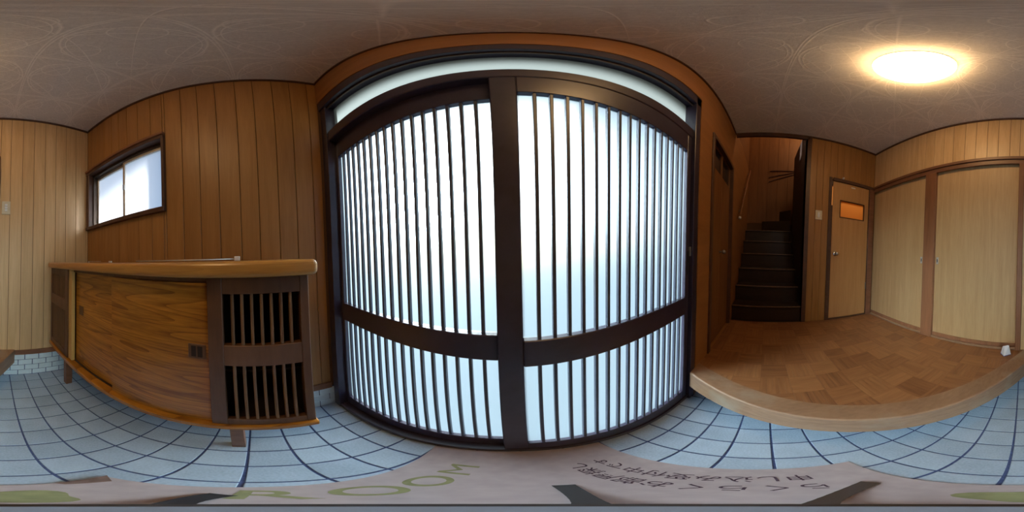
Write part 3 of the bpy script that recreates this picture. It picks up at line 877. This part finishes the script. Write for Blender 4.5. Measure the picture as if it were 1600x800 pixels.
rod = empty('curtain_rod', -0.70, -0.55, -0.004, 'thin metal curtain rod with white plastic ends lying on the cabinet top', 'curtain rod')
obj('rod', tube(bmesh.new(), (-0.70, -0.62, 0.004), (-0.70, -0.085, 0.004), 0.0035, 10), M['alu'], rod, smooth=True)
obj('end_bracket', B(-0.712, -0.690, -0.086, -0.062, -0.004, 0.016, bev=0.002), M['white'], rod)
cl = empty('curtain_bracket', -0.74, -1.12, -0.004, 'small clear plastic bracket lying at the far end of the cabinet top', 'bracket')
obj('bracket_arm', bx(B(-0.750, -0.742, -1.205, -1.03, 0.004, 0.0075), -0.75, -0.74, -1.205, -1.197, -0.004, 0.0075), M['alu'], cl)
obj('bracket_foot', B(-0.752, -0.738, -0.920, -0.895, -0.004, 0.008, bev=0.001), M['white'], cl)

# ------------------------------------------------------------------ folded paper on the raised floor
cx, cy = 0.108, -1.236
pc = empty('folded_note', cx, cy, ZR, 'small white folded paper packet standing at the sliding door post', 'paper')
bm = bmesh.new()
z0, z1 = ZR + H, ZR + H + 0.092
lo = [bm.verts.new(v) for v in ((0.148, -1.252, z0), (0.116, -1.204, z0), (0.068, -1.246, z0), (0.104, -1.290, z0))]
hi = [bm.verts.new(v) for v in ((0.132, -1.246, z1 - .010), (0.120, -1.240, z1 - 0.006), (0.084, -1.246, z1), (0.094, -1.252, z1))]
for i in range(4):
    j = (i + 1) % 4
    bm.faces.new((lo[i], lo[j], hi[j], hi[i]))
bm.faces.new(hi); bm.faces.new(lo[::-1])
bmesh.ops.recalc_face_normals(bm, faces=bm.faces)
obj('packet', bm, M['paper'], pc)
bm = bmesh.new()                 # blue band along the foot
def quad(bm, pts):
    bm.faces.new([bm.verts.new(p) for p in pts])
n1 = Vector((0.116 - 0.068, -1.204 + 1.246, 0)).normalized(); nn = Vector((-n1.y, n1.x, 0)) * 0.001
n2 = Vector((0.148 - 0.116, -1.252 + 1.204, 0)).normalized(); n2n = Vector((-n2.y, n2.x, 0)) * 0.001
for (a, b, off) in (((0.116, -1.204), (0.068, -1.246), nn), ((0.148, -1.252), (0.116, -1.204), n2n)):
    A = Vector((a[0], a[1], z0)) + off * 1.2; Bv = Vector((b[0], b[1], z0)) + off * 1.2
    quad(bm, [A, Bv, Bv + Vector((0, 0, 0.004)) - off, A + Vector((0, 0, 0.008)) - off])
bmesh.ops.solidify(bm, geom=bm.faces[:], thickness=0.0006)
obj('blue_edge', bm, M['ink'], pc)

# ------------------------------------------------------------------ cardboard sheet and its print
cs_ = empty('cardboard_sheet', 0.02, 0.08, ZG, 'flat pinkish cardboard sheet with green letters on the tiles before the doors', 'cardboard')
P4 = [(0.290, -0.208), (-0.178, -0.228), (-0.235, 0.394), (0.236, 0.394)]
bm = prism(bmesh.new(), P4[::-1], ZG, ZG + 0.004)
for f in bm.faces:
    f.material_index = 0 if abs(f.normal.z) > 0.9 else 1
obj('sheet', bm, None, cs_, mats=[M['cardboard'], M['cardboard_edge']])
bm = bmesh.new()                 # bent-up flap at the back corner
zt = ZG + 0.004 + H
pts = [(-0.178, -0.228, zt), (-0.09, -0.221, zt), (-0.100, -0.212, zt + 0.001), (-0.162, -0.200, zt + 0.003)]
up = [(-0.182, -0.236, zt + 0.010), (-0.09, -0.226, zt + 0.002)]
a = [bm.verts.new(p) for p in (pts[3], pts[2], up[1], up[0])]
bm.faces.new(a)
bmesh.ops.solidify(bm, geom=bm.faces[:], thickness=0.002)
obj('bent_flap', bm, M['cardboard_edge'], cs_)

def text(body, x, y, size, mat, parent, name, zoff=0.0046, rz=90, sxx=1.0, bold=0.0):
    cu = bpy.data.curves.new(name, 'FONT')
    cu.body = body; cu.size = size; cu.extrude = 0.0002; cu.offset = bold
    cu.align_x = 'LEFT'; cu.align_y = 'CENTER'
    to = bpy.data.objects.new(name, cu)
    COL.objects.link(to)
    dg = bpy.context.evaluated_depsgraph_get()
    me = bpy.data.meshes.new_from_object(to.evaluated_get(dg))
    bpy.data.objects.remove(to)
    me.materials.clear(); me.materials.append(mat)
    o = bpy.data.objects.new(name, me); COL.objects.link(o)
    o.rotation_euler.z = R(rz); o.scale.x = sxx
    WL[o.name] = Vector((x, y, ZG + zoff + H))
    o.parent = parent; o.location = WL[o.name] - WL[parent.name]
    return o
for ch, lx, ly in (('R', -0.140, -0.058), ('O', -0.134, 0.018), ('O', -0.126, 0.110), ('M', -0.114, 0.206)):
    text(ch, lx, ly, 0.086, M['print_green'], cs_, 'printed_letter', bold=0.0 if ch == 'M' else 0.001, sxx=1.22, rz=85)
text('らくらくお部屋探し', 0.152, -0.110, 0.042, M['print_dark'], cs_, 'printed_line', rz=96.5, sxx=1.04, bold=0.0003)
text('申し込み受付中です', 0.216, -0.104, 0.042, M['print_dark'], cs_, 'printed_line', rz=97, sxx=1.04, bold=0.0003)
bm = bmesh.new()                 # printed green mark at the start of the word
pts = []
for k in range(28):
    t = 2 * math.pi * k / 28
    r = 0.040 * (1 + 0.18 * math.cos(3 * t + 0.6))
    pts.append((-0.030 + 1.25 * r * math.cos(t), -0.142 + 1.0 * r * math.sin(t)))
prism(bm, pts, ZG + 0.0042, ZG + 0.0048)
obj('printed_mark', bm, M['print_green'], cs_)

# ------------------------------------------------------------------ camera stand
tp = empty('tripod', 0, 0, ZG + 0.004, 'slim black camera stand with flat feet on the cardboard', 'tripod')
ax_ = Vector((-0.0205, -0.0310, -1.0))          # the stand leans with the camera
def onax(z): return (ax_.x * -z, ax_.y * -z, z)
hx, hy, _ = onax(ZG)
obj('column', tube(bmesh.new(), onax(ZG + 0.012), onax(-0.262), 0.0095, 18), M['black'], tp, smooth=False)
obj('hub', lathe(bmesh.new(), [(0.0, 0.0), (0.024, 0.0), (0.026, 0.010), (0.022, 0.026), (0.0, 0.028)], (hx, hy, ZG + 0.010)), M['black'], tp)
obj('clamp', tube(bmesh.new(), onax(-0.280), onax(-0.2625), 0.0128, 24), M['chrome'], tp)
obj('top_plate', tube(bmesh.new(), onax(-0.2625), onax(-0.2535), 0.0125, 28), M['black'], tp)
obj('mount_pad', tube(bmesh.new(), onax(-0.2535), onax(-0.2515), 0.0084, 28), M['grey_cap'], tp)
for tip, ctl in (((0.142, -0.158), (0.085, -0.060)), ((0.036, 0.140), (0.030, 0.050)), ((-0.142, -0.058), (-0.095, -0.085))):
    bm = bmesh.new()
    st = []
    hub = Vector((hx, hy, 0)); cc = Vector((*ctl, 0)); tt = Vector((*tip, 0))
    for k in range(9):
        f = 0.10 + 0.90 * k / 8
        c = hub * (1 - f) ** 2 + cc * 2 * f * (1 - f) + tt * f * f
        dv = ((cc - hub) * (1 - f) + (tt - cc) * f).normalized(); v = Vector((-dv.y, dv.x, 0))
        w = 0.004 + 0.010 * f
        hz = ZG + H + 0.014 * (1 - f) ** 1.3 + 0.011
        th = 0.007 - 0.001 * f
        st.append([bm.verts.new(c + v * w + Vector((0, 0, hz))), bm.verts.new(c - v * w + Vector((0, 0, hz))),
                   bm.verts.new(c - v * w + Vector((0, 0, hz - th))), bm.verts.new(c + v * w + Vector((0, 0, hz - th)))])
    for a, b in zip(st, st[1:]):
        for i in range(4):
            j = (i + 1) % 4
            bm.faces.new((a[i], a[j], b[j], b[i]))
    bm.faces.new(st[0]); bm.faces.new(st[-1][::-1])
    bmesh.ops.recalc_face_normals(bm, faces=bm.faces)
    obj('leg', bm, M['black'], tp)

# ------------------------------------------------------------------ staircase
SY0, SY1, SXF = -0.41, YF - 0.006, 3.05
st_ = empty('staircase', 1.80, 0, ZR, 'steep dark wooden staircase climbing away beyond the hall', 'staircase')
zz = ZR
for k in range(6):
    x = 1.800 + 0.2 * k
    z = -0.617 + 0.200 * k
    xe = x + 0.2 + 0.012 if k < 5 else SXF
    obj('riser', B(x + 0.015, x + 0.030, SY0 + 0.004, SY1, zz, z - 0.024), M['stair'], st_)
    obj('nosing_highlight', B(x - 0.0045, x - 0.002, SY0 + .003, SY1 - .003, z - 0.008, z + 0.0005), M['nosing'], st_)  # thin added strip carrying the painted edge highlight
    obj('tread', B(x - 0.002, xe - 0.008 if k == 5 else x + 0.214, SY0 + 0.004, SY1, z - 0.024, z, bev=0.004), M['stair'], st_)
    zz = z
# winder steps turning right at the top
piv = (2.86, SY0)
for k, (ya, yb) in enumerate(((0.10, None), (-0.22, None))):
    z = 0.583 + 0.2 * k
    pts = [piv, (SXF, ya), (SXF, SY0 - 0.6 + 0.0), (2.86, SY0 - 0.6)]
    o = prism(bmesh.new(), [(2.86, SY0 + 0.005), (SXF - 0.008, SY0 + 0.005), (SXF - 0.008, ya)], z - 0.2, z)
    obj('winder_step', o, M['stair'], st_)
bm = bmesh.new()
struct('floor', B(XR + 0.006, SXF, SY0 - 0.02, YF, ZR - 0.2, ZR - 0.004), M['stair'], 'dark floor strip at the foot of the staircase')
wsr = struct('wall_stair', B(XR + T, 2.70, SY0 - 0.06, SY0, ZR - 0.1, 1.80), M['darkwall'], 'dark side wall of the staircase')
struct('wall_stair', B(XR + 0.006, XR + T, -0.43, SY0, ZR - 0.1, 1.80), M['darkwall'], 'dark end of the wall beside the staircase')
wse = struct('wall_stair', B(SXF, SXF + 0.1, -1.80, YF + 0.1, ZR - 0.2, 3.70), M['groove'], 'brown panelled wall at the top of the staircase')
panels(wse, 'x', SXF, -1, [-1.75, -1.55, -1.35, -1.15, -.95, -.75, -.55, -.35, -.16, .02, .2, YF], 0.55, 3.6, M['stairwall'])
struct('wall_stair', B(XR + T, SXF + 0.1, YF, YF + 0.1, ZC + 0.1, 3.70), M['stairwall'], 'upper left wall of the stairwell')
struct('wall_stair', B(XR - 0.1, XR, -1.80, YF + 0.1, ZC + 0.1, 3.70), M['stairwall'], 'upper near wall of the stairwell')
struct('wall_stair', B(XR - 0.1, SXF + 0.1, -1.90, -1.80, 0.6, 3.70), M['stairwall'], 'upper right wall of the stairwell')
struct('ceiling', B(XR - 0.1, SXF + 0.1, -1.90, YF + 0.2, 3.60, 3.70), M['ceiling'], 'upstairs ceiling over the stairwell')
struct('floor', B(XR, 2.70, -1.80, SY0 - 0.06, 1.70, 1.80), M['stairwall'], 'edge of the upper floor beside the stairwell')
bm = bmesh.new()
for (ya, za), (yb, zb) in (((-0.02, 1.655), (-0.47, 1.690)), ((0.0, 1.500), (-0.47, 1.655)), ((0.0, 1.400), (-0.47, 1.610))):
    v = [bm.verts.new(p) for p in ((SXF - 0.020, ya, za + H), (SXF - 0.020, yb, zb + H), (SXF - 0.006, yb, zb + H), (SXF - 0.006, ya, za + H),
                                   (SXF - 0.020, ya, za + H + 0.016), (SXF - 0.020, yb, zb + H + 0.016), (SXF - 0.006, yb, zb + H + 0.016), (SXF - 0.006, ya, za + H + 0.016))]
    for f in ((0, 1, 2, 3), (4, 7, 6, 5), (0, 4, 5, 1), (1, 5, 6, 2), (2, 6, 7, 3), (3, 7, 4, 0)):
        bm.faces.new([v[i] for i in f])
bmesh.ops.recalc_face_normals(bm, faces=bm.faces)
struct('trim_17', bm, M['trim_dark'], 'dark fanning trim strips on the stairwell end wall')
ld = bpy.data.lights.new('upstairs_bulb', 'POINT'); ld.energy = 32; ld.color = (1.0, 0.62, 0.30); ld.shadow_soft_size = 0.08
lo = bpy.data.objects.new('upstairs_bulb', ld); COL.objects.link(lo); lo.location = (2.25, -0.95, 2.9 + H)

hr = empty('handrail', 2.3, YF - 0.05, 0.35, 'slim wooden handrail with white end climbing the left stair wall', 'handrail')
a, b = (1.97, YF - 0.045, 0.430), (2.95, YF - 0.045, 1.62)
obj('rail', tube(bmesh.new(), a, b, 0.013, 14), M['post'], hr, smooth=True)
obj('end_cap', tube(bmesh.new(), (1.955, YF - 0.045, 0.412), a, 0.017, 14), M['white'], hr, smooth=True)
for f in (0.12, 0.55, 0.92):
    p = Vector(a).lerp(Vector(b), f)
    obj('bracket', tube(bmesh.new(), (p.x, p.y, p.z - 0.012), (p.x, YF, p.z - 0.035), 0.006, 8), M['screw'], hr)
